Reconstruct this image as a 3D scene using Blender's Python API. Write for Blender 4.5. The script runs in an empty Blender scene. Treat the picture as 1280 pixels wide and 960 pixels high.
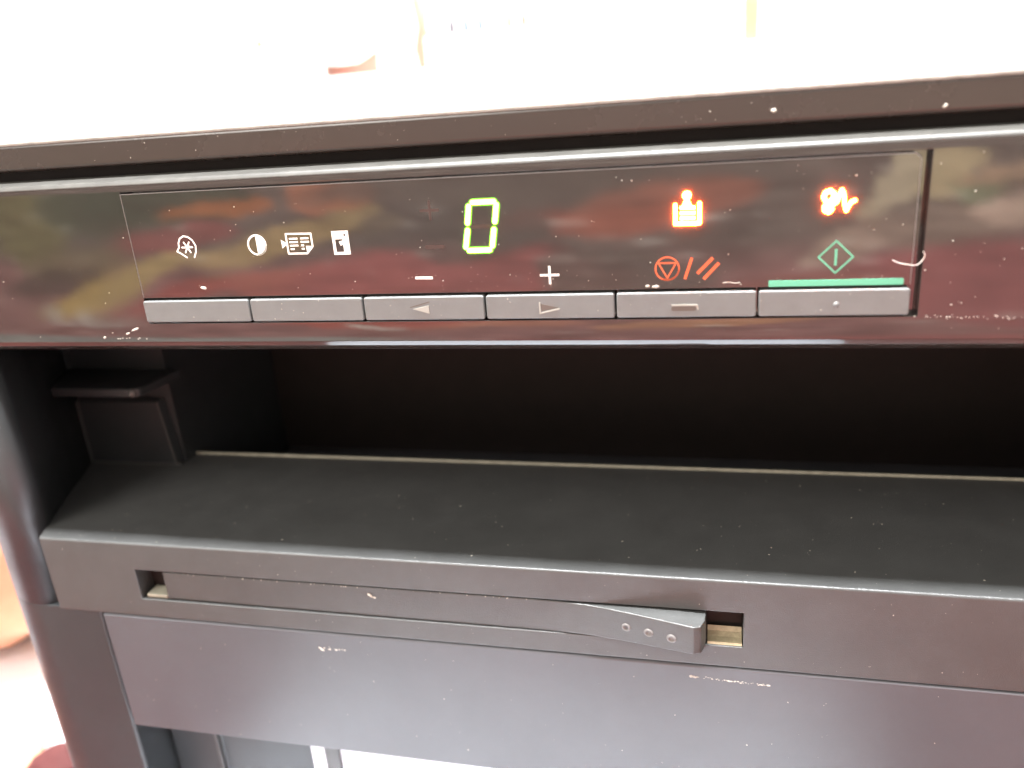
import bpy, bmesh, math, random
from mathutils import Vector, Matrix
random.seed(7)
S = bpy.context.scene
COL = S.collection
R = math.radians

# ------------------------------------------------------------------ camera
cam_d = bpy.data.cameras.new("camera")
cam = bpy.data.objects.new("camera", cam_d)
COL.objects.link(cam)
AX = Vector((0.9716, 0.2245, -0.0744))      # image right
AY = Vector((0.0089, -0.3491, -0.9371))     # image down
AZ = Vector((-0.2364, 0.9098, -0.3412))     # looking
m = Matrix((AX, -AY, -AZ)).transposed().to_4x4()
m.translation = Vector((0.1724, -0.2174, 0.0222))
cam.matrix_world = m
cam_d.sensor_width = 36.0
cam_d.lens = 36.0 * 1030 / 1280
cam_d.clip_start = 0.005
cam_d.clip_end = 60
cam_d.dof.use_dof = True
cam_d.dof.focus_distance = 0.245
cam_d.dof.aperture_fstop = 8.0
S.camera = cam

# ------------------------------------------------------------------ world, lamps, exposure
world = bpy.data.worlds.new("World")
S.world = world
world.use_nodes = True
bg = world.node_tree.nodes["Background"]
bg.inputs[0].default_value = (1.0, 0.965, 0.92, 1)
bg.inputs[1].default_value = 0.55

def area(name, loc, target, sx, sy, power, color):
    d = bpy.data.lights.new(name, 'AREA')
    d.shape = 'RECTANGLE'; d.size = sx; d.size_y = sy
    d.energy = power; d.color = color
    o = bpy.data.objects.new(name, d); COL.objects.link(o)
    o.location = loc
    o.rotation_euler = (Vector(target) - Vector(loc)).to_track_quat('-Z', 'Y').to_euler()
    return o
area("window_light", (0.3, 1.2, 1.5), (0.1, -0.2, -0.2), 1.6, 0.9, 150, (1.0, 0.98, 0.94))
area("overhead_fill", (0.1, -0.05, 1.2), (0.1, -0.09, -0.25), 0.7, 0.14, 52, (0.97, 0.98, 1.0))  # unseen narrow lamp, added so the paper bounces light onto the fronts
area("front_fill", (-0.7, -1.1, 1.05), (0.0, 0.1, -0.1), 0.8, 0.8, 13, (1.0, 0.95, 0.88))  # unseen fill, added to brighten the fronts and the space below the cassette

vs = S.view_settings
vs.view_transform = 'Standard'
vs.look = 'None'
vs.gamma = 1
vs.use_curve_mapping = False
vs.exposure = 1.5
S.cycles.max_bounces = 8
S.cycles.use_denoising = True

# ------------------------------------------------------------------ materials
def mat(name, color, rough=0.5, spec=0.5, metal=0.0, bump=0.0, bscale=4000, rvar=0.0, rscale=60,
        cvar=0.0, cscale=80, emit=None, estr=0.0, sheen=0.0, coat=0.0):
    M = bpy.data.materials.new(name); M.use_nodes = True
    nt = M.node_tree; N = nt.nodes; L = nt.links
    b = N["Principled BSDF"]
    b.inputs["Base Color"].default_value = (*color, 1)
    b.inputs["Roughness"].default_value = rough
    b.inputs["Specular IOR Level"].default_value = spec
    b.inputs["Metallic"].default_value = metal
    if coat: b.inputs["Coat Weight"].default_value = coat; b.inputs["Coat Roughness"].default_value = 0.05
    if emit:
        b.inputs["Emission Color"].default_value = (*emit, 1)
        b.inputs["Emission Strength"].default_value = estr
    tc = N.new("ShaderNodeTexCoord")
    def noise(scale, detail=4, rg=0.6):
        n = N.new("ShaderNodeTexNoise"); n.inputs["Scale"].default_value = scale
        n.inputs["Detail"].default_value = detail; n.inputs["Roughness"].default_value = rg
        L.new(tc.outputs["Object"], n.inputs["Vector"]); return n
    if bump:
        n = noise(bscale, 2)
        bp = N.new("ShaderNodeBump"); bp.inputs["Strength"].default_value = bump
        bp.inputs["Distance"].default_value = 0.0002
        L.new(n.outputs["Fac"], bp.inputs["Height"]); L.new(bp.outputs["Normal"], b.inputs["Normal"])
    if rvar:
        n = noise(rscale, 6)
        mr = N.new("ShaderNodeMapRange")
        mr.inputs["From Min"].default_value = 0.3; mr.inputs["From Max"].default_value = 0.7
        mr.inputs["To Min"].default_value = max(0.0, rough - rvar); mr.inputs["To Max"].default_value = rough + rvar
        L.new(n.outputs["Fac"], mr.inputs["Value"]); L.new(mr.outputs["Result"], b.inputs["Roughness"])
    if cvar:
        n = noise(cscale, 6, 0.7)
        mr = N.new("ShaderNodeMapRange")
        mr.inputs["From Min"].default_value = 0.3; mr.inputs["From Max"].default_value = 0.7
        mr.inputs["To Min"].default_value = 1 - cvar; mr.inputs["To Max"].default_value = 1 + cvar
        L.new(n.outputs["Fac"], mr.inputs["Value"])
        mx = N.new("ShaderNodeVectorMath"); mx.operation = 'SCALE'
        mx.inputs[0].default_value = color
        L.new(mr.outputs["Result"], mx.inputs["Scale"]); L.new(mx.outputs["Vector"], b.inputs["Base Color"])
    return M

MT = {}
MT['gloss'] = mat("glossy_black_plastic", (0.02, 0.015, 0.013), 0.055, 0.9, rvar=0.03, rscale=40, bump=0.02, bscale=300)
MT['panel'] = mat("clear_panel_plastic", (0.022, 0.016, 0.014), 0.035, 0.9, rvar=0.02, rscale=50, bump=0.012, bscale=220)
MT['lid'] = mat("satin_lid_plastic", (0.035, 0.027, 0.023), 0.26, 0.5, bump=0.12, bscale=5000, rvar=0.05)
MT['tray'] = mat("textured_charcoal_plastic", (0.05, 0.051, 0.05), 0.36, 0.5, bump=0.5, bscale=2600, rvar=0.07, rscale=50, cvar=0.12, cscale=60)
MT['cassette'] = mat("smooth_charcoal_plastic", (0.064, 0.068, 0.075), 0.3, 0.5, bump=0.2, bscale=3800, rvar=0.02, rscale=12, cvar=0.1, cscale=20)
MT['column'] = mat("dark_frame_plastic", (0.022, 0.025, 0.027), 0.42, 0.5, bump=0.2, bscale=4000, rvar=0.06, cvar=0.1)
MT['inner'] = mat("dark_inner_plastic", (0.014, 0.011, 0.01), 0.6, 0.3, cvar=0.15)
MT['button'] = mat("grey_button_plastic", (0.125, 0.132, 0.13), 0.42, 0.5, bump=0.25, bscale=6000, cvar=0.06, cscale=200)
MT['mark_shade'] = mat("painted_mark_shade", (0.09, 0.075, 0.065), 0.5)  # dark tone painted as shade inside the pressed button marks
MT['edge'] = mat("pale_edge_plastic", (0.3, 0.29, 0.23), 0.4, cvar=0.2, cscale=300)  # pale tone for the rail and the left slot floor
MT['white'] = mat("white_print", (0.8, 0.77, 0.7), 0.45)
MT['orange_print'] = mat("orange_print", (0.60, 0.10, 0.035), 0.45)
MT['green_print'] = mat("green_print", (0.10, 0.37, 0.24), 0.45)
MT['unlit'] = mat("unlit_segment", (0.04, 0.024, 0.02), 0.4)
MT['led_green'] = mat("lit_green_segment", (0.1, 0.3, 0.02), 0.5, emit=(0.36, 1.0, 0.06), estr=9)
MT['led_orange'] = mat("lit_orange_symbol", (0.4, 0.1, 0.02), 0.5, emit=(1.0, 0.115, 0.007), estr=210)
MT['dust'] = mat("pale_dust", (0.38, 0.35, 0.30), 0.9)
MT['fibre'] = mat("white_fibre", (0.5, 0.46, 0.42), 0.8)
MT['lit_slot'] = mat("olive_lit_slot", (0.36, 0.31, 0.20), 0.4, cvar=0.3, cscale=300)  # olive tone painted for the light on the right slot floor
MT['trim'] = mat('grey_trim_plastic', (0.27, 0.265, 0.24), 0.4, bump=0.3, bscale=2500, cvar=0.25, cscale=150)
MT['edge_sheen'] = mat('dark_grey_edge_sheen', (0.045, 0.043, 0.038), 0.42, cvar=0.25, cscale=150)  # grey of the painted sheen along the fascia's top edge
MT['dimple'] = mat('pale_lit_edge', (0.12, 0.115, 0.11), 0.3)  # lighter than the lever, to paint lit dimple rims and panel edge
MT['rim'] = mat('pale_mark_rim', (0.28, 0.28, 0.25), 0.4)  # paler than the buttons, for their raised marks and rims
MT['wall'] = mat("white_wall_paint", (0.86, 0.85, 0.83), 0.9, cvar=0.03, cscale=3)
MT['paper'] = mat("white_paper", (0.76, 0.81, 0.88), 0.8, cvar=0.02)

# ------------------------------------------------------------------ mesh helpers (millimetres in, metres out)
MM = 0.001
def link(name, bm, material, parent=None, bevel=0.0, seg=2, smooth=False, autos=True):
    me = bpy.data.meshes.new(name)
    bmesh.ops.recalc_face_normals(bm, faces=bm.faces)
    for v in bm.verts: v.co *= MM
    bm.to_mesh(me); bm.free()
    o = bpy.data.objects.new(name, me); COL.objects.link(o)
    if material: me.materials.append(material)
    if bevel:
        b = o.modifiers.new("bevel", 'BEVEL'); b.width = bevel * MM; b.segments = seg; b.limit_method = 'ANGLE'
        b.angle_limit = R(35)
    for p in me.polygons: p.use_smooth = smooth or bool(bevel)
    if (smooth or bevel) and autos:
        w = o.modifiers.new("weighted", 'WEIGHTED_NORMAL'); w.keep_sharp = False
        if smooth and not bevel: o.modifiers.remove(w)
    if parent: o.parent = parent
    return o

def add_box(bm, x0, x1, y0, y1, z0, z1):
    vs_ = [bm.verts.new(p) for p in ((x0,y0,z0),(x1,y0,z0),(x1,y1,z0),(x0,y1,z0),(x0,y0,z1),(x1,y0,z1),(x1,y1,z1),(x0,y1,z1))]
    for f in ((0,1,2,3),(4,5,6,7),(0,1,5,4),(1,2,6,5),(2,3,7,6),(3,0,4,7)):
        bm.faces.new([vs_[i] for i in f])
def box(name, x0, x1, y0, y1, z0, z1, material, parent=None, bevel=0.0, seg=2):
    bm = bmesh.new(); add_box(bm, x0, x1, y0, y1, z0, z1)
    return link(name, bm, material, parent, bevel, seg)

def add_prism(bm, poly, axis, a, b):
    """poly: points in the two other axes; axis 'x' -> (y,z), 'y' -> (x,z), 'z' -> (x,y)"""
    def P(p, t):
        return {'x': (t, p[0], p[1]), 'y': (p[0], t, p[1]), 'z': (p[0], p[1], t)}[axis]
    A = [bm.verts.new(P(p, a)) for p in poly]; B = [bm.verts.new(P(p, b)) for p in poly]
    n = len(poly)
    for i in range(n):
        bm.faces.new((A[i], A[(i+1) % n], B[(i+1) % n], B[i]))
    bm.faces.new(A); bm.faces.new(B)
def prism(name, poly, axis, a, b, material, parent=None, bevel=0.0, seg=2, smooth=False):
    bm = bmesh.new(); add_prism(bm, poly, axis, a, b)
    return link(name, bm, material, parent, bevel, seg, smooth)

def add_stroke(bm, pts, w, y0, y1, caps=True, closed=False):
    """a line of width w in the x-z plane, running from depth y0 (front) to y1 (back)"""
    n = len(pts)
    for i in range(n if closed else n - 1):
        a = Vector(pts[i]); b = Vector(pts[(i+1) % n]); d = b - a
        if d.length < 1e-6: continue
        d.normalize(); p = Vector((-d.y, d.x)) * w / 2
        k = 5 if caps else 1
        poly = []
        if caps:
            for j in range(k + 1):
                t = math.pi / 2 + math.pi * j / k
                poly.append(a + d * math.cos(t) * w/2 + p.normalized() * math.sin(t) * w/2)
            for j in range(k + 1):
                t = -math.pi / 2 + math.pi * j / k
                poly.append(b + d * math.cos(t) * w/2 + p.normalized() * math.sin(t) * w/2)
        else:
            poly = [a + p, a - p, b - p, b + p]
        add_prism(bm, [tuple(q) for q in poly], 'y', y0 + i * 0.0015, y1)
def arc(cx, cz, r, a0, a1, n=20):
    return [(cx + r * math.cos(R(a0 + (a1-a0)*i/n)), cz + r * math.sin(R(a0 + (a1-a0)*i/n))) for i in range(n+1)]

def empty(name, loc=(0,0,0), label=None, cat=None, group=None):
    o = bpy.data.objects.new(name, None); COL.objects.link(o); o.location = loc
    o.empty_display_size = 0.02
    if label: o['label'] = label
    if cat: o['category'] = cat
    if group: o['group'] = group
    return o
def tag(o, label, cat, group=None):
    o['label'] = label; o['category'] = cat
    if group: o['group'] = group
    return o

# ================================================================== SETTING
TZ = -310.0
wl = box("wall", -3600, 3200, 1500, 1560, -2600, 1500, MT['wall']); wl['kind'] = 'structure'

# ================================================================== TABLE
tab = empty("table", (0, 0, TZ*MM), "low table with a dark red top that the black copier stands on", "table")
MT['tabletop'] = mat("dark_red_tabletop", (0.11, 0.03, 0.025), 0.45, cvar=0.35, cscale=9, rvar=0.1)
def sub(o, par):      # parts given in scene millimetres under a moved empty
    o.parent = par; o.location = -Vector(par.location); return o
sub(box("tabletop", -700, 640, -225, 560, TZ-24, TZ, MT['tabletop'], None, 3), tab)
for lx in (-660, 560):
    for ly in (-190, 490):
        sub(box("leg", lx, lx+45, ly, ly+45, TZ-700, TZ-24.5, MT['tabletop'], None, 2), tab)
fl = box("floor", -4000, 3600, -3000, 1500, TZ-730, TZ-700, mat("pale_floor", (0.55, 0.5, 0.45), 0.5, cvar=0.1, cscale=2)); fl['kind'] = 'structure'

def sheet(name, corners, z, label, curl=0.0):
    bm = bmesh.new(); n = 10
    c = [Vector(q) for q in corners]; g = []
    for i in range(n+1):
        row = []
        for j in range(n+1):
            u, v = i/n, j/n
            p = (c[0]*(1-u)+c[1]*u)*(1-v) + (c[3]*(1-u)+c[2]*u)*v
            zz = z + 0.4*math.sin(u*3.1) + curl*(u*u*u)*v
            row.append(bm.verts.new((p.x, p.y, zz)))
        g.append(row)
    for i in range(n):
        for j in range(n):
            bm.faces.new((g[i][j], g[i+1][j], g[i+1][j+1], g[i][j+1]))
    o = link(name, bm, MT['paper'], smooth=True)
    so = o.modifiers.new("thick", 'SOLIDIFY'); so.thickness = 0.00015
    return tag(o, label, "paper")
sheet("paper_sheet", [(-85, -196), (246, -202), (240, 330), (-40, 330)], TZ+0.6, "white paper sheet on the table in front of and under the copier")
sheet("paper_sheet", [(-520, 40), (-112, 34), (-108, 500), (-520, 520)], TZ+0.6, "white paper sheet on the table along the left side of the copier")

bright_box = box("white_box", 18, 270, 12, 240, TZ+1.4, -208.0, MT['paper'], bevel=1.5); tag(bright_box, "white box added under the right part of the copier to brighten the gap", "box")  # added white face that catches light below the cassette
# ================================================================== COPIER
cop = empty("copier", (0, 0, 0), "black and charcoal copier with lit control panel, buttons and paper cassette", "copier")
XL, XR = -106.9, 332.0

# ---- scanner lid above the panel
prism("scanner_lid", [(430, 7.6), (8.5, 7.6), (6.6, 8.0), (6.0, 8.8), (6.0, 15.2), (6.6, 15.9), (9, 16.6), (12, 18.2), (430, 18.9)],
      'x', XL, XR, MT['lid'], cop, smooth=False, bevel=0.5, seg=3)
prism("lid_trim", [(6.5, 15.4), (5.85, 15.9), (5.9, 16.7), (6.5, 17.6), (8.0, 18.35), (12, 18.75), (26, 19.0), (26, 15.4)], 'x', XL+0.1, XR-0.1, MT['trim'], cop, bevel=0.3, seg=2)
box("lid_gap_shade", XL+2, XR-2, 14, 420, 4.4, 8.2, MT['inner'], cop)  # dark block standing in for the shade beneath the lid

# ---- glossy fascia with a pocket for panel and buttons
PX0, PX1, PZ0, PZ1 = -0.2, 222.3, -40.1, 0.5
prof = [(30, -50.5), (4.0, -50.0), (2.2, -49.2), (0.9, -47.6), (0.25, -46.4), (0, -45.9), (0, PZ0), (0, PZ1), (0, 2.2), (0.2, 2.9), (0.7, 3.5), (1.5, 3.85), (8, 4.4), (30, 4.5)]
xs = [XL, PX0, PX1, XR]
bm = bmesh.new()
G = [[bm.verts.new((x, y, z)) for (y, z) in prof] for x in xs]
for i in range(3):
    for j in range(len(prof)-1):
        if i == 1 and j == 6: continue
        bm.faces.new((G[i][j], G[i+1][j], G[i+1][j+1], G[i][j+1]))
    bm.faces.new((G[i][-1], G[i+1][-1], G[i+1][0], G[i][0]))
for i in (0, 3): bm.faces.new(G[i])
pk = [(PX0, PZ0), (PX1, PZ0), (PX1, PZ1), (PX0, PZ1)]
fr = [G[1][6], G[2][6], G[2][7], G[1][7]]
bk = [bm.verts.new((x, 3.2, z)) for x, z in pk]
for i in range(4): bm.faces.new((fr[i], fr[(i+1) % 4], bk[(i+1) % 4], bk[i]))
bm.faces.new(bk)
fascia = link("fascia", bm, MT['gloss'], cop, bevel=0.18, seg=2)

prism("fascia_edge_sheen", [(2.5, 2.4), (-0.06, 2.45), (0.1, 3.1), (0.65, 3.65), (1.5, 4.0), (9, 4.75), (12, 4.6), (12, 2.4)], 'x', XL+0.1, XR-0.1, MT['edge_sheen'], cop, bevel=0.15, seg=2)  # greyer strip added for the light caught on the rounded top edge

# ---- control panel plate
def rrect(x0, x1, z0, z1, rs):
    out = []
    for (cx, cz, a, r) in ((x1-rs[0], z1-rs[0], 0, rs[0]), (x0+rs[1], z1-rs[1], 90, rs[1]), (x0+rs[2], z0+rs[2], 180, rs[2]), (x1-rs[3], z0+rs[3], 270, rs[3])):
        out += arc(cx, cz, r, a, a+90, 5)
    return out
panel = prism("control_panel", rrect(0, 220, -31.9, 0, (1.6, 0.6, 0.4, 0.4)), 'y', -0.28, 2.9, MT['panel'], cop, bevel=0.16, seg=2)
bmE = bmesh.new()
add_stroke(bmE, [(0.1,-31.6),(0.1,-0.1),(218.6,-0.1),(219.9,-1.4),(219.9,-31.7)], 0.2, -0.3, -0.1)
link('panel_edge_glint', bmE, MT['dimple'], panel)  # pale line painted for the light the panel's chamfer catches

PY = -0.31   # printed symbols sit a hair proud of the plate
def icon(name, build, material, y0=PY, parent=panel):
    bm = bmesh.new(); build(bm)
    return link(name, bm, material, parent)
YB = -0.281
# white symbols
def f(bm):
    add_stroke(bm, [(20.89,-19.47),(21.75,-17.9),(22.03,-16.03),(21.24,-14.35),(19.95,-13.34),(18.48,-13.07),(17.12,-13.77),(16.4,-15.1),(16.3,-16.4),(15.36,-17.6),(16.43,-18.15),(18.34,-19.5)], 0.46, PY, YB)
    for a in range(3):
        t = R(a*60)
        add_stroke(bm, [(19.1+1.75*math.cos(t), -16.45+1.75*math.sin(t)), (19.1-1.75*math.cos(t), -16.45-1.75*math.sin(t))], 0.46, PY-a*0.002, YB)
icon("function_symbol", f, MT['white'])
def f(bm):
    add_stroke(bm, arc(42.35, -16.45, 2.85, 0, 360, 28)[:-1], 0.55, PY, YB, closed=True)
    add_prism(bm, arc(42.25, -16.45, 2.7, -90, 90, 14), 'y', PY-0.003, YB)
icon("density_symbol", f, MT['white'])
def f(bm):
    add_stroke(bm, [(52.1,-13.55),(60.0,-13.7),(60.05,-17.4),(58.02,-19.38),(52.1,-19.3)], 0.5, PY, YB, closed=True)
    add_prism(bm, [(58.0,-17.2),(60.2,-17.3),(58.05,-19.5)], 'y', PY-0.003, YB)
    add_prism(bm, [(50.3,-15.2),(52.3,-16.45),(50.4,-17.7)], 'y', PY-0.003, YB)
    for a, b, zc in ((52.95,55.6,-15.0),(56.5,59.1,-15.0),(52.95,55.6,-16.0),(56.5,59.1,-16.0),(52.95,55.6,-17.0),(56.5,57.4,-17.0),(53,54.2,-18.0),(56.5,57.4,-18.0)):
        add_stroke(bm, [(a, zc), (b, zc)], 0.48, PY-0.004, YB, caps=False)
icon("document_symbol", f, MT['white'])
def f(bm):
    X0, X1, Z0, Z1 = 66.45, 71.55, -20.05, -13.25
    hx0, hx1, hz0, hz1 = 67.3, 69.65, -19.3, -15.6
    for a, b, c_, d_ in ((X0, hx0, Z0, Z1), (hx1, X1, Z0, Z1), (hx0, hx1, hz1, Z1), (hx0, hx1, Z0, hz0)):
        add_prism(bm, [(a, c_), (b, c_), (b, d_), (a, d_)], 'y', PY, YB)
    add_prism(bm, [(68.4,-16.3),(69.65,-16.0),(69.65,-17.1),(68.8,-17.5)], 'y', PY-0.002, YB)
icon("card_symbol", f, MT['white'])
icon("card_hole", lambda bm: add_prism(bm, arc(70.4, -14.45, 0.36, 0, 330, 11), 'y', PY-0.008, PY-0.003), MT['unlit'])
icon("minus_sign", lambda bm: add_stroke(bm, [(90.2,-27.35),(95.4,-27.42)], 0.75, PY, YB, caps=False), MT['white'])
def f(bm):
    add_stroke(bm, [(126.3,-27.4),(131.65,-27.4)], 0.62, PY, YB, caps=False)
    add_stroke(bm, [(129.0,-24.9),(129.0,-29.95)], 0.62, PY-0.003, YB, caps=False)
icon("plus_sign", f, MT['white'])
# orange print: stop and reset
def f(bm):
    add_stroke(bm, arc(160.55, -26.4, 3.05, 0, 360, 30)[:-1], 0.42, PY, YB, closed=True)
    add_stroke(bm, [(158.3,-24.9),(162.85,-24.9),(160.57,-28.95)], 0.4, PY-0.003, YB, closed=True)
icon("stop_symbol", f, MT['orange_print'])
icon("slash_mark", lambda bm: add_stroke(bm, [(166.9,-23.7),(165.1,-29.3)], 0.75, PY, YB, caps=False), MT['orange_print'])
def f(bm):
    add_stroke(bm, [(172.2,-23.85),(168.3,-27.9)], 0.85, PY, YB, caps=False)
    add_stroke(bm, [(173.75,-25.2),(169.9,-29.4)], 0.85, PY, YB, caps=False)
icon("reset_symbol", f, MT['orange_print'])
# green print: start
def f(bm):
    add_stroke(bm, [(202.1,-20.4),(206.2,-24.5),(202.2,-28.5),(198.05,-24.4)], 0.42, PY, YB, closed=True)
    add_stroke(bm, [(202.15,-22.4),(202.15,-26.6)], 0.6, PY-0.003, YB, caps=False)
icon("start_symbol", f, MT['green_print'])
icon("start_bar", lambda bm: add_prism(bm, rrect(186.2, 218.3, -31.75, -30.2, (0.3,)*4), 'y', -0.5, YB), MT['green_print'])

# seven segment digit showing 0
digit = icon("digit_window", lambda bm: add_prism(bm, rrect(104.2, 117.2, -21.6, -5.2, (1,)*4), 'y', -0.292, YB), MT['panel'])
SEG = [((108.95,-6.95),(115.0,-6.95)), ((107.85,-7.95),(107.15,-12.45)), ((115.6,-7.8),(114.85,-12.35)),
       ((106.95,-14.4),(106.05,-19.0)), ((114.4,-14.4),(113.6,-18.9)), ((106.9,-19.95),(112.8,-19.95))]
MT['halo_green'] = mat("green_halo", (0.05, 0.1, 0.02), 0.5, emit=(0.2, 0.75, 0.0), estr=0.28)  # weak emission painted around the lit segments as their halo
MT['halo_orange'] = mat("orange_halo", (0.1, 0.03, 0.01), 0.5, emit=(1.0, 0.10, 0.0), estr=0.3)  # painted halo colour for the orange symbols
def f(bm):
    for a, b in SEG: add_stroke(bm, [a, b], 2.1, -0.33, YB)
icon("digit_halo", f, MT['halo_green'], parent=digit)
for a, b in SEG:
    o = icon("segment", lambda bm: add_stroke(bm, [a, b], 1.28, -0.62, YB), MT['led_green'], parent=digit)
icon("segment", lambda bm: add_stroke(bm, [(108.3,-13.5),(113.4,-13.5)], 1.0, -0.31, YB), MT['unlit'], parent=digit)['label'] = "unlit middle segment"
# unlit faint plus and bar
def f(bm):
    add_stroke(bm, [(94.0,-8.6),(99.0,-8.6)], 0.8, PY, YB); add_stroke(bm, [(96.6,-6.2),(96.6,-11.0)], 0.7, PY-0.003, YB)
    add_stroke(bm, [(94.6,-18.7),(99.4,-18.7)], 1.0, PY, YB)
icon("unlit_symbol", f, MT['unlit'])
# lit paper and jam symbols
def f(bm):
    y = -0.7
    add_stroke(bm, [(162.75,-9.9),(162.75,-14.7),(168.8,-14.7),(168.8,-9.7)], 0.85, y, YB)
    for zc in (-10.7, -12.05, -13.35):
        add_stroke(bm, [(163.95,zc),(167.7,zc)], 0.72, y-0.01, YB, caps=False)
    add_prism(bm, arc(165.65, -7.6, 1.05, 0, 345, 18), 'y', y-0.02, YB)
    add_prism(bm, [(165.3,-8.4),(166.0,-8.4),(166.9,-10.4),(164.4,-10.4)], 'y', y-0.03, YB)
icon("paper_symbol", f, MT['led_orange'])
def f(bm):
    y = -0.7
    add_stroke(bm, [(200.01,-7.99),(198.88,-8.4),(198.5,-9.5),(199.11,-10.64),(200.3,-11.7),(200.5,-12.5),(199.78,-13.2),(198.9,-12.75),(198.8,-11.84),(199.6,-10.98),(200.77,-9.93),(200.9,-8.72)], 0.92, y, YB, closed=True)
    add_stroke(bm, [(200.54,-11.5),(201.66,-10.7),(202.18,-8.89),(202.65,-7.9),(203.13,-8.93),(203.36,-11.15),(203.84,-12.95),(204.45,-11.64),(204.91,-10.9),(205.73,-10.55)], 0.72, y-0.02, YB)
icon("paper_jam_symbol", f, MT['led_orange'])

# ---- six buttons
BX = [0.0, 36.65, 73.45, 110.2, 146.75, 183.55, 220.3]
btns = []
for i in range(6):
    x0, x1 = BX[i] - (0.1 if i == 0 else -0.3), BX[i+1] - 0.3
    b = prism("button", rrect(x0, x1, -39.5, -32.65, (0.7,)*4), 'y', -1.15, 3.0, MT['button'], cop, bevel=0.42, seg=3)
    btns.append(b)
btns[2]['label'] = "button with a left arrow"; btns[3]['label'] = "button with a right arrow"
btns[4]['label'] = "button with a short bar"; btns[5]['label'] = "button with a small round bump"
BY = -1.16
def rib(name, pts, parent, w=0.28):
    icon(name, lambda bm: add_stroke(bm, pts, w, BY-0.22, BY+0.1), MT['rim'], parent=parent)
def shade_fill(name, pts, parent):
    icon(name, lambda bm: add_prism(bm, pts, 'y', BY-0.03, BY+0.1), MT['mark_shade'], parent=parent)  # flat dark fill drawn as the shade of a recess
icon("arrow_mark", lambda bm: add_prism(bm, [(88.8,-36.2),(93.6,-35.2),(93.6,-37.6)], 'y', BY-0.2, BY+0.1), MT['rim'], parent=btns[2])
icon("arrow_shade_line", lambda bm: add_stroke(bm, [(88.0,-35.75),(93.8,-34.2)], 0.3, BY-0.02, BY+0.1), MT['mark_shade'], parent=btns[2])  # dark stroke painted as shade beside the arrow
shade_fill("arrow_mark", [(126.1,-35.2),(131.3,-36.4),(126.4,-37.3)], btns[3])
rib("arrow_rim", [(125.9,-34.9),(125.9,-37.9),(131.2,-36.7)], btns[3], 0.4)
shade_fill("bar_mark", rrect(161.6,168.0,-37.7,-36.5,(0.5,)*4), btns[4])
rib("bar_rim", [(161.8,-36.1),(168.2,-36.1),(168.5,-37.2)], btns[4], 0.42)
def ball(name, c, r, material, parent, sy=1.0):
    bm = bmesh.new(); bmesh.ops.create_uvsphere(bm, u_segments=16, v_segments=10, radius=r)
    for v in bm.verts: v.co = Vector((v.co.x + c[0], v.co.y*sy + c[1], v.co.z + c[2]))
    return link(name, bm, material, parent, smooth=True)
ball("bump", (202.75, BY, -36.5), 0.75, MT['button'], btns[5], 0.8)

# ---- output cavity: sloping tray, left wall, guide block and flap
FY, FZ = 73.8, -121.5          # back edge of the sloping tray floor
SL = (FZ + 121.5) / FY
def floor_z(y): return -121.5 + SL * y
# output tray: sloped top plus front face, slot cut for the lever
TX0, TX1 = -68.5, XR
SX0, SX1, SZ0, SZ1 = -30.5, 182.2, -145.0, -132.5
prof = [(FY, FZ-3), (FY, FZ-0.25), (FY-0.4, FZ), (1.0, -121.5), (0.3, -121.8), (0, -122.5), (0, SZ1), (0, SZ0), (0, -152.3), (0.3, -152.7), (70, -152.7)]
xs = [TX0, SX0, SX1, TX1]
bm = bmesh.new()
G = [[bm.verts.new((x - (0.437*y if x == TX0 else 0), y, z)) for (y, z) in prof] for x in xs]
for i in range(3):
    for j in range(len(prof)-1):
        if i == 1 and j == 6: continue
        bm.faces.new((G[i][j], G[i+1][j], G[i+1][j+1], G[i][j+1]))
    bm.faces.new((G[i][-1], G[i+1][-1], G[i+1][0], G[i][0]))
for i in (0, 3): bm.faces.new(G[i])
fr = [G[1][7], G[2][7], G[2][6], G[1][6]]
bk = [bm.verts.new(p) for p in ((SX0, 9, SZ0), (SX1, 9, SZ0), (SX1, 9, SZ1), (SX0, 9, SZ1))]
for i in range(4): bm.faces.new((fr[i], fr[(i+1) % 4], bk[(i+1) % 4], bk[i]))
bm.faces.new(bk)
tray = link("output_tray", bm, MT['tray'], cop, bevel=0.35, seg=2)
# pale rail along the far edge of the tray floor
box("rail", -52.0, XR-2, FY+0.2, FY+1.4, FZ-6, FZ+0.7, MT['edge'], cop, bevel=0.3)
box("slot_back_shade", 171.5, SX1-0.2, 7.5, 8.8, SZ0+0.2, SZ1-0.2, MT['inner'], cop)  # dark plate painting the shade at the back of the slot
prism("slot_lit_floor", [(0.6, SZ0+0.1), (0.9, SZ0+0.8), (3.5, SZ0+1.0), (5.2, SZ0+1.8), (6.0, SZ0+3.2), (6.0, SZ0+0.1)], 'x', 171.6, SX1-0.3, MT['lit_slot'], cop, smooth=False)  # added strip whose olive colour paints the lit slot floor
box("slot_back_shade", SX0+0.2, -20.5, 7.5, 8.8, SZ0+0.2, SZ1-0.2, MT['inner'], cop)  # dark plate for the shade in the left slot end
box("slot_lit_floor", SX0+1.4, -20.5, 1.2, 7.3, SZ0+0.05, SZ0+1.6, MT['edge'], cop, bevel=0.4)  # added pale block painting the light on the slot's left floor

# back and roof of the cavity
box("cavity_back", -99, XR-2, 150, 153, -170, -50, MT['inner'], cop)
box("cavity_floor", -99, XR-2, FY+1.5, 150, -170, -166, MT['inner'], cop)
box("cavity_roof", XL+2, XR-2, 8, 153, -50, -49, MT['inner'], cop)
box("body_side", XR-2, XR, 8, 430, -240, 4, MT['column'], cop, bevel=0.8)
box("body_core", -60, XR-2.2, 154, 425, -206, 4, MT['inner'], cop)

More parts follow.
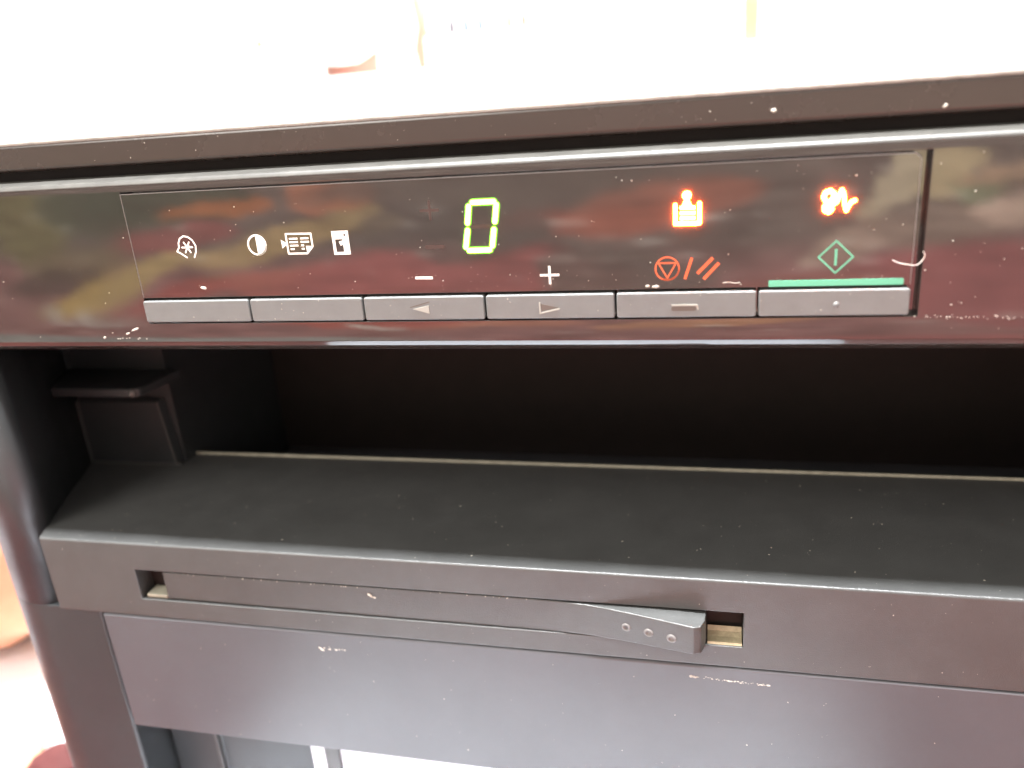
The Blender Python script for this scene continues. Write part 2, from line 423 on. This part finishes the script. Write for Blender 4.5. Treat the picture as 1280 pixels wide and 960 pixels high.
# left column: nose section swept vertically
def col_poly():
    pts = [(-95.8, 62.5), (-74.3, 13.5)]
    pts += [(-78.8 + 6.8*math.cos(R(a)), 8.4 + 6.8*math.sin(R(a))) for a in range(10, -90, -10)]
    pts += [(-78.9 + 28.0*math.cos(R(a)), 29.6 + 28.0*math.sin(R(a))) for a in range(-90, -181, -4)]
    pts += [(-106.9, 62.5)]
    return pts
prism("left_column", col_poly(), 'z', -152.9, -50.4, MT['column'], cop, smooth=True)
# lower part of the column, wider, with a raised corner bead
lp = [(-54.6, 14), (-53.4, 4.2), (-53.9, 3.3), (-55.2, 3.0), (-70, 2.2)] + [(-78.9 + 28.0*math.cos(R(a)), 29.65 + 28.0*math.sin(R(a))) for a in range(-90, -181, -4)] + [(-106.9, 60), (-54.6, 60)]
prism("lower_column", lp, 'z', -304, -152.95, MT['column'], cop, bevel=0.4)
box("left_side_panel", XL+0.05, XL+3, 60, 430, -300, 4, MT['column'], cop, bevel=0.5)
# wall behind guide block
box("cavity_left_wall", -100, -96.5, 62.6, 152, -125, -50.5, MT['column'], cop)

# guide block
gb = bmesh.new()
A = [(-95.6, 62.4, -93.1), (-55.0, 62.4, -92.6), (-52.0, 62.4, -121.0), (-95.6, 62.4, -121.3)]
Bk = [(-95.6, 66.4, -88), (-54, 66.4, -92), (-51.2, 66.4, -121), (-95.6, 66.4, -121)]
va = [gb.verts.new(p) for p in A]; vb = [gb.verts.new(p) for p in Bk]
gb.faces.new(va); gb.faces.new(vb)
for i in range(4): gb.faces.new((va[i], va[(i+1) % 4], vb[(i+1) % 4], vb[i]))
block = link("guide_block", gb, MT['column'], cop, bevel=0.5, seg=2)
for nm_, a, b in (("right", (-55.0,-92.7), (-52.2,-121.0)), ("left", (-95.0,-93.0), (-95.2,-121.0))):
    icon("block_ridge", lambda bm: add_stroke(bm, [a, b], 0.9, 61.8, 62.6), MT['tray'], parent=block)
icon("block_ridge", lambda bm: add_stroke(bm, [(-95.2,-121.2),(-50.0,-121.0)], 0.7, 61.5, 62.6), MT['tray'], parent=block)
# flap over the block
prism("flap", [(-87.0, 42.2), (-49.0, 42.2), (-47.2, 43.0), (-46.4, 45.0), (-43.5, 66.4), (-96.5, 66.4), (-96.5, 63)], 'z', -82.6, -78.8, MT['column'], cop, bevel=0.9, seg=3)
ball("flap_tip", (-49.4, 43.2, -80.7), 2.0, MT['tray'], cop)
box("cavity_inner_wall", -96, -50.5, 66.5, 149, -165, -50.5, MT['column'], cop)

# ---- lever in the slot
bmL = bmesh.new()
st = [(-20.0, 0.9, -133.5, -144.6), (60, 0.6, -133.3, -144.7), (112, 0.5, -133.2, -144.8), (124, 0.3, -133.2, -144.8),
      (134, -0.5, -133.2, -144.6), (140, -1.4, -133.2, -144.4), (150, -3.6, -133.2, -143.9), (163, -6.6, -133.3, -143.4), (167.6, -7.5, -133.5, -143.2), (169.6, -6.6, -133.6, -143.3), (170.6, -4.0, -133.6, -143.6), (171.2, 1.5, -133.6, -144)]
rings = []
for x, y, zt, zb in st:
    rings.append([bmL.verts.new(p) for p in ((x, y, zb), (x, y, zt), (x, 6, zt), (x, 6, zb))])
for i in range(len(rings)-1):
    for j in range(4):
        bmL.faces.new((rings[i][j], rings[i+1][j], rings[i+1][(j+1) % 4], rings[i][(j+1) % 4]))
bmL.faces.new(rings[0]); bmL.faces.new(rings[-1])
lever = link("lever", bmL, MT['tray'], cop, bevel=0.4, seg=2)
def lever_y(x): return -0.8 - (x-138)*0.2336
for x, z in ((147.0,-138.6),(154.0,-138.8),(161.0,-139.0)):
    bm = bmesh.new()
    n = 18; yy = lever_y(x)
    ringv = []
    for k, (r, dy) in enumerate(((1.55, 0.1), (1.15, -0.45), (0.85, -0.4), (0.6, 0.0))):
        ringv.append([bm.verts.new((x + r*math.cos(2*math.pi*i/n), yy + dy - (r*math.cos(2*math.pi*i/n))*0.2336, z + r*math.sin(2*math.pi*i/n))) for i in range(n)])
    for k in range(3):
        for i in range(n):
            bm.faces.new((ringv[k][i], ringv[k][(i+1) % n], ringv[k+1][(i+1) % n], ringv[k+1][i]))
    bm.faces.new(ringv[3])
    link("dimple", bm, MT['dimple'], lever, smooth=True)

# ---- paper cassette below
prism("paper_cassette", [(1.4, -152.85), (0.3, -153.0), (-0.15, -153.5), (-0.15, -205.4), (1.3, -206.3), (150, -206.5), (150, -152.9), (2, -152.9)], 'x', -49.6, XR-1, MT['cassette'], cop, bevel=0.35, seg=2)
box("cassette_gap", -53.4, -49.7, 12, 40, -206, -153, MT['inner'], cop)
# base and foot at the left
bz = -308
prism("base", [(-53, 20), (-30.5, 20), (-29.8, 22), (8, 25), (15, 28), (16.5, 34), (16.5, 150), (-53, 150)], 'z', bz, -206.8, MT['column'], cop, bevel=0.8, seg=3)
prism("base_bead", [(-31.2, 19.2), (-29.8, 19.2), (-29.8, 24), (-31.2, 24)], 'z', bz, -206.8, MT['tray'], cop, bevel=0.3)
prism("foot", [(5.0, 10), (24.5, 9), (24.5, 24), (5.0, 24)], 'z', -210.5, -206.8, MT['trim'], cop, bevel=1.5, seg=3)
prism("foot", [(25.5, 10), (31.5, 10), (31.5, 70), (25.5, 70)], 'z', bz+0.2, -206.8, MT['tray'], cop, bevel=0.5)
prism("foot", [(292, 32), (320, 32), (320, 70), (292, 70)], 'z', bz+0.2, -206.8, MT['tray'], cop, bevel=0.5)

# ---- dust and smudges
def speck(bm, c, r, el=1.0, ang=0.0, flat='y'):
    n = 6; vs_ = []
    for i in range(n):
        t = 2*math.pi*i/n; rr = r*random.uniform(0.7, 1.2)
        u, v = rr*el*math.cos(t), rr*math.sin(t)
        u, v = u*math.cos(ang)-v*math.sin(ang), u*math.sin(ang)+v*math.cos(ang)
        if flat == 'y': vs_.append(bm.verts.new((c[0]+u, c[1], c[2]+v)))
        else: vs_.append(bm.verts.new((c[0]+u, c[1]+v*math.cos(math.atan(SL)), c[2]+v*math.sin(math.atan(SL)))))
    top = bm.verts.new((c[0], c[1]-(r*0.6 if flat == 'y' else 0), c[2]+(0 if flat == 'y' else r*0.6)))
    for i in range(n): bm.faces.new((vs_[i], vs_[(i+1) % n], top))
bm = bmesh.new()
rnd = random.Random(3)
def lr(lo, hi): return lo * (hi/lo) ** (rnd.random()**2.2)
for i in range(90): speck(bm, (rnd.uniform(2, 218), -0.3, rnd.uniform(-31, -1)), lr(0.05, 0.17), rnd.uniform(1, 1.6), rnd.uniform(0, 3))
for i in range(35): speck(bm, (rnd.gauss(128, 45), -0.3, rnd.uniform(-31.4, -26)), lr(0.05, 0.16), rnd.uniform(1, 1.8), rnd.uniform(0, 3))
for i in range(40): speck(bm, (rnd.choice((rnd.uniform(-60, -2), rnd.uniform(223, 250))), -0.02, rnd.uniform(-45, 2)), lr(0.06, 0.2), rnd.uniform(1, 1.8), rnd.uniform(0, 3))
for i in range(50): speck(bm, (rnd.uniform(0, 220), -1.17, rnd.uniform(-39, -33)), lr(0.05, 0.18), rnd.uniform(1, 1.6), rnd.uniform(0, 3))
for i in range(40): speck(bm, (rnd.uniform(-60, 245), 5.98, rnd.uniform(9, 15)), lr(0.06, 0.2), rnd.uniform(1, 1.6), rnd.uniform(0, 3))
for i in range(70): speck(bm, (rnd.uniform(-60, 250), -0.02, rnd.choice((rnd.uniform(-131, -123), rnd.uniform(-151, -146)))), lr(0.06, 0.2), rnd.uniform(1, 1.8), rnd.uniform(0, 3))
for i in range(90): speck(bm, (rnd.uniform(-48, 250), -0.17, rnd.uniform(-204, -155)), lr(0.06, 0.22), rnd.uniform(1, 1.8), rnd.uniform(0, 3))
for i in range(420):
    y = rnd.uniform(2, 70); speck(bm, (rnd.uniform(-66, 290), y, floor_z(y)+0.02), lr(0.06, 0.24), rnd.uniform(1, 2), rnd.uniform(0, 3), 'z')
for i in range(40): speck(bm, (rnd.uniform(-19, 130), 0.45, -133.4 + rnd.uniform(-0.2, 0.1)), lr(0.08, 0.3), rnd.uniform(1, 2), 0)
# distinct marks
speck(bm, (21.8, -0.32, -29.0), 0.55, 2.4, -0.2)
speck(bm, (186.5, 5.95, 11.2), 0.65, 1.1); speck(bm, (225.4, 5.95, 9.8), 0.45, 1.6, 0.6)
for dx in (0, 1.6, 2.4): speck(bm, (155.4+dx, -0.33, -31.0-0.1*dx), 0.35, 2.0, 0.1)
speck(bm, (157.6, -0.34, -31.2), 0.5, 1.2, 0.5)
for k in range(14): speck(bm, (175.0+k*0.33, -0.33, -30.5+0.12*math.sin(k*0.5)-(0.5 if k > 12 else 0)), 0.13, 2.0)
for i in range(60):
    t = rnd.random(); speck(bm, (221+t*38, -0.03, -40.2-0.1*t*8+rnd.gauss(0, 0.25)), lr(0.06, 0.16), 1.8, 0)
for i in range(9): speck(bm, (rnd.uniform(-14, -2), -0.03, -45.2+rnd.random()*0.4), 0.15, 2, 0)
speck(bm, (-18, -0.03, -44.6), 0.4, 1.6, 0.3); speck(bm, (-6, -0.03, -42), 0.35, 4, 0.35); speck(bm, (-9, -0.03, -43.3), 0.3, 3, 0.4)
# scuffs on the cassette
for i in range(50):
    t = rnd.random(); speck(bm, (166+t*26, -0.17, -157.3-0.9*t+rnd.gauss(0, 0.2)), lr(0.1, 0.35), 2.2, -0.1)
speck(bm, (166.6, -0.18, -157.2), 0.6, 1.1)
speck(bm, (60.5, -0.03+0.42, -136.2), 0.7, 1.8, -0.8); speck(bm, (62, 0.42, -137.1), 0.5, 1.5, -0.4)
for i in range(14): speck(bm, (rnd.uniform(37, 48), -0.17, -159.7+rnd.gauss(0, .4)), lr(0.12, 0.5), 2.0, rnd.uniform(-.5, .5))
# specks on the column
for x, y, z, r in ((-77.5, 3.9, -110.5, 1.0),): speck(bm, (x, y, z), r, 1.3, 1.2)
dust = link("dust", bm, MT['dust'], cop); dust['kind'] = 'stuff'

# ================================================================== FIBRE stuck on the panel edge
def tube(name, pts, r, material, n=6):
    cu = bpy.data.curves.new(name, 'CURVE'); cu.dimensions = '3D'; cu.bevel_depth = r*MM; cu.bevel_resolution = 1
    sp = cu.splines.new('NURBS'); sp.points.add(len(pts)-1); sp.use_endpoint_u = True; sp.order_u = 3
    for p, q in zip(sp.points, pts): p.co = (q[0]*MM, q[1]*MM, q[2]*MM, 1)
    cu.materials.append(material)
    tmp = bpy.data.objects.new(name, cu); COL.objects.link(tmp)
    me = bpy.data.meshes.new_from_object(tmp.evaluated_get(bpy.context.evaluated_depsgraph_get()))
    bpy.data.objects.remove(tmp); me.materials.clear(); me.materials.append(material)
    o = bpy.data.objects.new(name, me); COL.objects.link(o); return o
fb = tube("lint_fibre", [(215.3,-0.5,-25.5),(216.4,-0.55,-26.2),(218.2,-0.6,-26.6),(220.4,-0.6,-27.0),(221.4,-0.6,-26.7),(222.2,-0.5,-25.7),(222.7,-0.4,-24.8),(222.4,-0.4,-23.9),(222.1,-0.4,-23.6)], 0.1, MT['fibre'])
tag(fb, "tiny curved white fibre stuck across the right edge of the glossy panel", "fibre")

# ================================================================== PATTERNED CLOTH facing the copier (seen in the gloss)
MT['cloth'] = bpy.data.materials.new("patterned_red_cloth"); M = MT['cloth']; M.use_nodes = True
nt = M.node_tree; b = nt.nodes["Principled BSDF"]; b.inputs["Roughness"].default_value = 0.9
at = nt.nodes.new("ShaderNodeAttribute"); at.attribute_name = "print"
nt.links.new(at.outputs["Color"], b.inputs["Base Color"])
BL = [ # cx, cz, rx, rz, angle, colour, strength
 (-360,-45,60,40,0,(0.20,0.17,0.07),.9), (-285,-42,55,22,-5,(0.06,0.075,0.045),.9), (-215,-40,70,16,0,(0.05,0.065,0.04),.9),
 (-320,-86,60,12,5,(0.20,0.15,0.08),.8), (-345,-100,60,10,8,(0.07,0.05,0.04),.8),
 (-310,-112,60,9,18,(0.50,0.32,0.10),.95), (-255,-95,50,8,20,(0.45,0.30,0.12),.9), (-170,-80,50,7,8,(0.42,0.27,0.12),.85),
 (-110,-66,45,9,8,(0.42,0.27,0.12),.9), (-65,-58,28,10,-8,(0.40,0.27,0.13),.8), (-150,-97,60,8,5,(0.33,0.19,0.10),.7),
 (-175,-46,45,6,4,(0.50,0.15,0.05),.7), (-85,-38,30,12,0,(0.55,0.17,0.08),.7),
 (-215,-66,60,9,5,(0.30,0.08,0.07),.8), (-235,-112,60,8,12,(0.35,0.06,0.05),.8),
 (-345,-130,16,9,-30,(0.6,0.5,0.42),.8), (-308,-128,16,9,-20,(0.6,0.5,0.42),.8), (-285,-126,20,7,0,(0.35,0.36,0.3),.6),
 (-100,-104,90,17,0,(0.42,0.10,0.08),.8), (0,-100,120,24,0,(0.38,0.10,0.09),.85), (-50,-134,100,9,0,(0.45,0.09,0.06),.8),
 (-60,-138,26,5,-8,(0.6,0.5,0.42),.8), (30,-136,60,6,5,(0.50,0.20,0.12),.8),
 (80,-60,70,9,-2,(0.35,0.10,0.07),.7), (140,-52,60,14,5,(0.42,0.12,0.07),.6), (60,-34,160,12,2,(0.13,0.10,0.08),.8), (0,-66,70,20,0,(0.11,0.09,0.075),.8),
 (120,-96,60,16,0,(0.13,0.10,0.08),.8), (170,-133,70,9,5,(0.55,0.25,0.13),.8),
 (276,-46,11,24,-22,(0.52,0.40,0.26),.9), (258,-80,32,9,18,(0.45,0.30,0.22),.7), (302,-42,18,14,0,(0.50,0.36,0.20),.9), (318,-52,14,9,0,(0.22,0.24,0.13),.7),
 (300,-72,40,12,0,(0.30,0.20,0.15),.8), (345,-66,30,9,5,(0.58,0.38,0.28),.9), (350,-44,40,5,3,(0.5,0.30,0.18),.8),
 (330,-105,80,22,0,(0.36,0.10,0.095),.9), (400,-120,90,40,0,(0.34,0.10,0.095),.9), (230,-110,50,12,0,(0.36,0.12,0.10),.8)]
from mathutils import noise as mn
def cloth_col(x, z):
    x, z = 172.4 + (x-172.4)/1.425, 22.2 + (z-22.2)/1.425
    w = mn.noise(Vector((x*0.012, z*0.03, 3.1)))
    w2 = mn.noise(Vector((x*0.03, z*0.07, 8.4)))
    w3 = mn.noise(Vector((x*0.07, z*0.16, 2.2)))
    xx, zz = x + 16*w2 + 7*w3, z + 8*w + 4*w2 + 2.5*w3
    if z > -75: base = Vector((0.15, 0.11, 0.09))
    elif z < -95: base = Vector((0.29, 0.13, 0.115))
    else:
        t = (z+95)/20; base = Vector((0.15, 0.11, 0.09))*t + Vector((0.29, 0.13, 0.115))*(1-t)
    if z < -170:
        q = mn.noise(Vector((x*0.008, z*0.012, 1.0)))
        tt = max(0.0, min(1.0, (x + 90) / 140 + q))
        base = Vector((0.30, 0.28, 0.25)).lerp(Vector((0.36, 0.11, 0.10)), tt)
    base = base * (1 + 0.35*w2)
    for cx, cz, rx, rz, an, c, s in BL:
        dx, dz = xx-cx, zz-cz; ca, sa = math.cos(R(an)), math.sin(R(an))
        u = (dx*ca + dz*sa)/rx; v = (-dx*sa + dz*ca)/rz; d = u*u+v*v
        if d < 2.2:
            a = s * max(0.0, min(1.0, (1.25 - d)/0.4))
            base = base.lerp(Vector(c), a)
    q3 = 1 + 0.45*mn.noise(Vector((x*0.018 + z*0.05, z*0.22, 5.0))) + 0.25*mn.noise(Vector((x*0.05, z*0.5 - x*0.04, 9.0)))
    if q3 > 1.22: base = base.lerp(Vector((0.5, 0.42, 0.35)), min(0.5, (q3-1.22)*3))
    base = Vector((base.x*0.88*q3, base.y*0.95*q3, base.z*1.0*q3))
    return base
bm = bmesh.new(); n1, n2 = 300, 260
cl = bm.verts.layers.float_color.new("print")
X0, X1, Z0, Z1 = -920, 900, -900, 300
g = []
for i in range(n1+1):
    row = []
    for j in range(n2+1):
        x = X0 + (X1-X0)*i/n1; z = Z1 + (Z0-Z1)*(j/n2)
        y = -520 + 10*math.sin(x*0.011+0.5) + 6*mn.noise(Vector((x*0.006, z*0.004, 0))) - 0.0004*(x-100)**2*0.3
        row.append(bm.verts.new((x, y, z)))
    g.append(row)
for i in range(n1):
    for j in range(n2): bm.faces.new((g[i][j], g[i+1][j], g[i+1][j+1], g[i][j+1]))
for v in bm.verts:
    c = cloth_col(v.co.x, v.co.z); v[cl] = (max(0,c.x), max(0,c.y), max(0,c.z), 1)
clo = link("patterned_cloth", bm, MT['cloth'], smooth=True)
so = clo.modifiers.new("thick", 'SOLIDIFY'); so.thickness = 0.002
tag(clo, "red and ochre patterned cloth facing the copier, mirrored in its glossy front", "cloth")

# ================================================================== LEFT: peach cloth and red cloth beside the copier
def mound(name, c, rx, ry, h, col, label, cat, seed, base=TZ):
    bm = bmesh.new(); bmesh.ops.create_uvsphere(bm, u_segments=40, v_segments=24, radius=1)
    for v in bm.verts:
        n = v.co.copy(); k = 1 + 0.12*mn.noise(n*1.7+Vector((seed,0,0))) + 0.04*mn.noise(n*5)
        v.co = Vector((c[0]+n.x*rx*k, c[1]+n.y*ry*k, base + h*0.5 + n.z*h*0.5*k))
        if v.co.z < base+1.2: v.co.z = base+1.2
    return tag(link(name, bm, mat(name+"_fabric", col, 0.85, cvar=0.1, cscale=30), smooth=True), label, cat)
mound("peach_cushion", (-300, 175), 112, 110, 270, (0.80, 0.42, 0.26), "peach orange cushion on the table left of the copier", "cushion", 1.0)
mound("red_cloth", (-163, 56), 17, 14, 18, (0.06, 0.01, 0.01), "crumpled dark red cloth by the copier's lower left corner", "cloth", 4.0, TZ+0.7)

mound("peach_cloth", (-232, 62), 50, 30, 16, (0.55, 0.25, 0.16), "small peach cloth bundle between the cushion and the dark red cloth", "cloth", 7.0, TZ+0.7)

# ================================================================== BACKGROUND on the shelf
shelf = box("shelf", -1500, 1200, 1290, 1499, 38, 58, MT['wall']); tag(shelf, "long white wall shelf far behind the copier", "shelf")
def cyl(bm, cx, cy, prof_, n=20):
    rings_ = []
    for r, z in prof_:
        rings_.append([bm.verts.new((cx+r*math.cos(2*math.pi*i/n), cy+r*math.sin(2*math.pi*i/n), z)) for i in range(n)])
    for a, b in zip(rings_, rings_[1:]):
        for i in range(n): bm.faces.new((a[i], a[(i+1) % n], b[(i+1) % n], b[i]))
    bm.faces.new(rings_[0]); bm.faces.new(rings_[-1])
SH = 58.2
def vessel(name, cx, cy, pr, col, label=None, cat=None, group=None, parent=None):
    bm = bmesh.new(); cyl(bm, 0, 0, [(r, z) for r, z in pr])
    o = link(name, bm, mat(name+"_surface", col, 0.6), parent, smooth=True)
    if not parent:
        o.location = (cx*MM, cy*MM, SH*MM)
    if label: tag(o, label, cat, group)
    return o
bowl = vessel("bowl", -520, 1400, [(50,0),(54,4),(56,44),(54,48)], (0.17,0.06,0.04), "round white bowl in a salmon pink stand on the far shelf", "bowl")
vessel("dish", 0, 0, [(8,20),(36,26),(58,46),(72,76),(76,110),(60,140),(20,150)], (0.88,0.88,0.86), parent=bowl).location.y = -0.028
pc = [(0.012,0.008,0.02),(0.02,0.04,0.08),(0.03,0.05,0.09),(0.10,0.10,0.11),(0.12,0.05,0.03),(0.10,0.035,0.02)]
nm = ["dark red and blue", "light blue", "pale blue", "white", "pale peach", "peach"]
for i in range(6):
    o = vessel("small_bottle", -305+i*27.5, 1385, [(8,0),(8.5,2),(8.5,24),(5.5,29),(5.5,36)], pc[i], nm[i]+" small bottle in the row of six on the far shelf", "bottle", "row of small bottles on the far shelf"); o.location.z = 0.1137
wb = box("white_box", -345, -140, 1345, 1430, 58.3, 113.5, MT['wall'], bevel=2); tag(wb, "flat white box on the far shelf under the row of small bottles", "box")
cb = vessel("capped_bottle", -700, 1380, [(16,0),(18,3),(18,60),(14,64)], (0.86,0.85,0.82), "white bottle with a yellow pointed cap at the left end of the far shelf", "bottle")
vessel("cap", 0, 0, [(15,64.2),(13,68),(2,94)], (0.18,0.10,0.02), parent=cb)
vessel("yellow_bottle", 232, 1390, [(15,0),(16,10),(16,70),(8,90),(8,120)], (0.26,0.18,0.05), "tall yellow bottle standing alone on the far shelf", "bottle")
vessel("salmon_vase", -375, 1420, [(16,0),(22,40),(12,80),(20,140)], (0.21,0.09,0.06), "salmon pink vase between the bowl and the bottles on the far shelf", "vase")
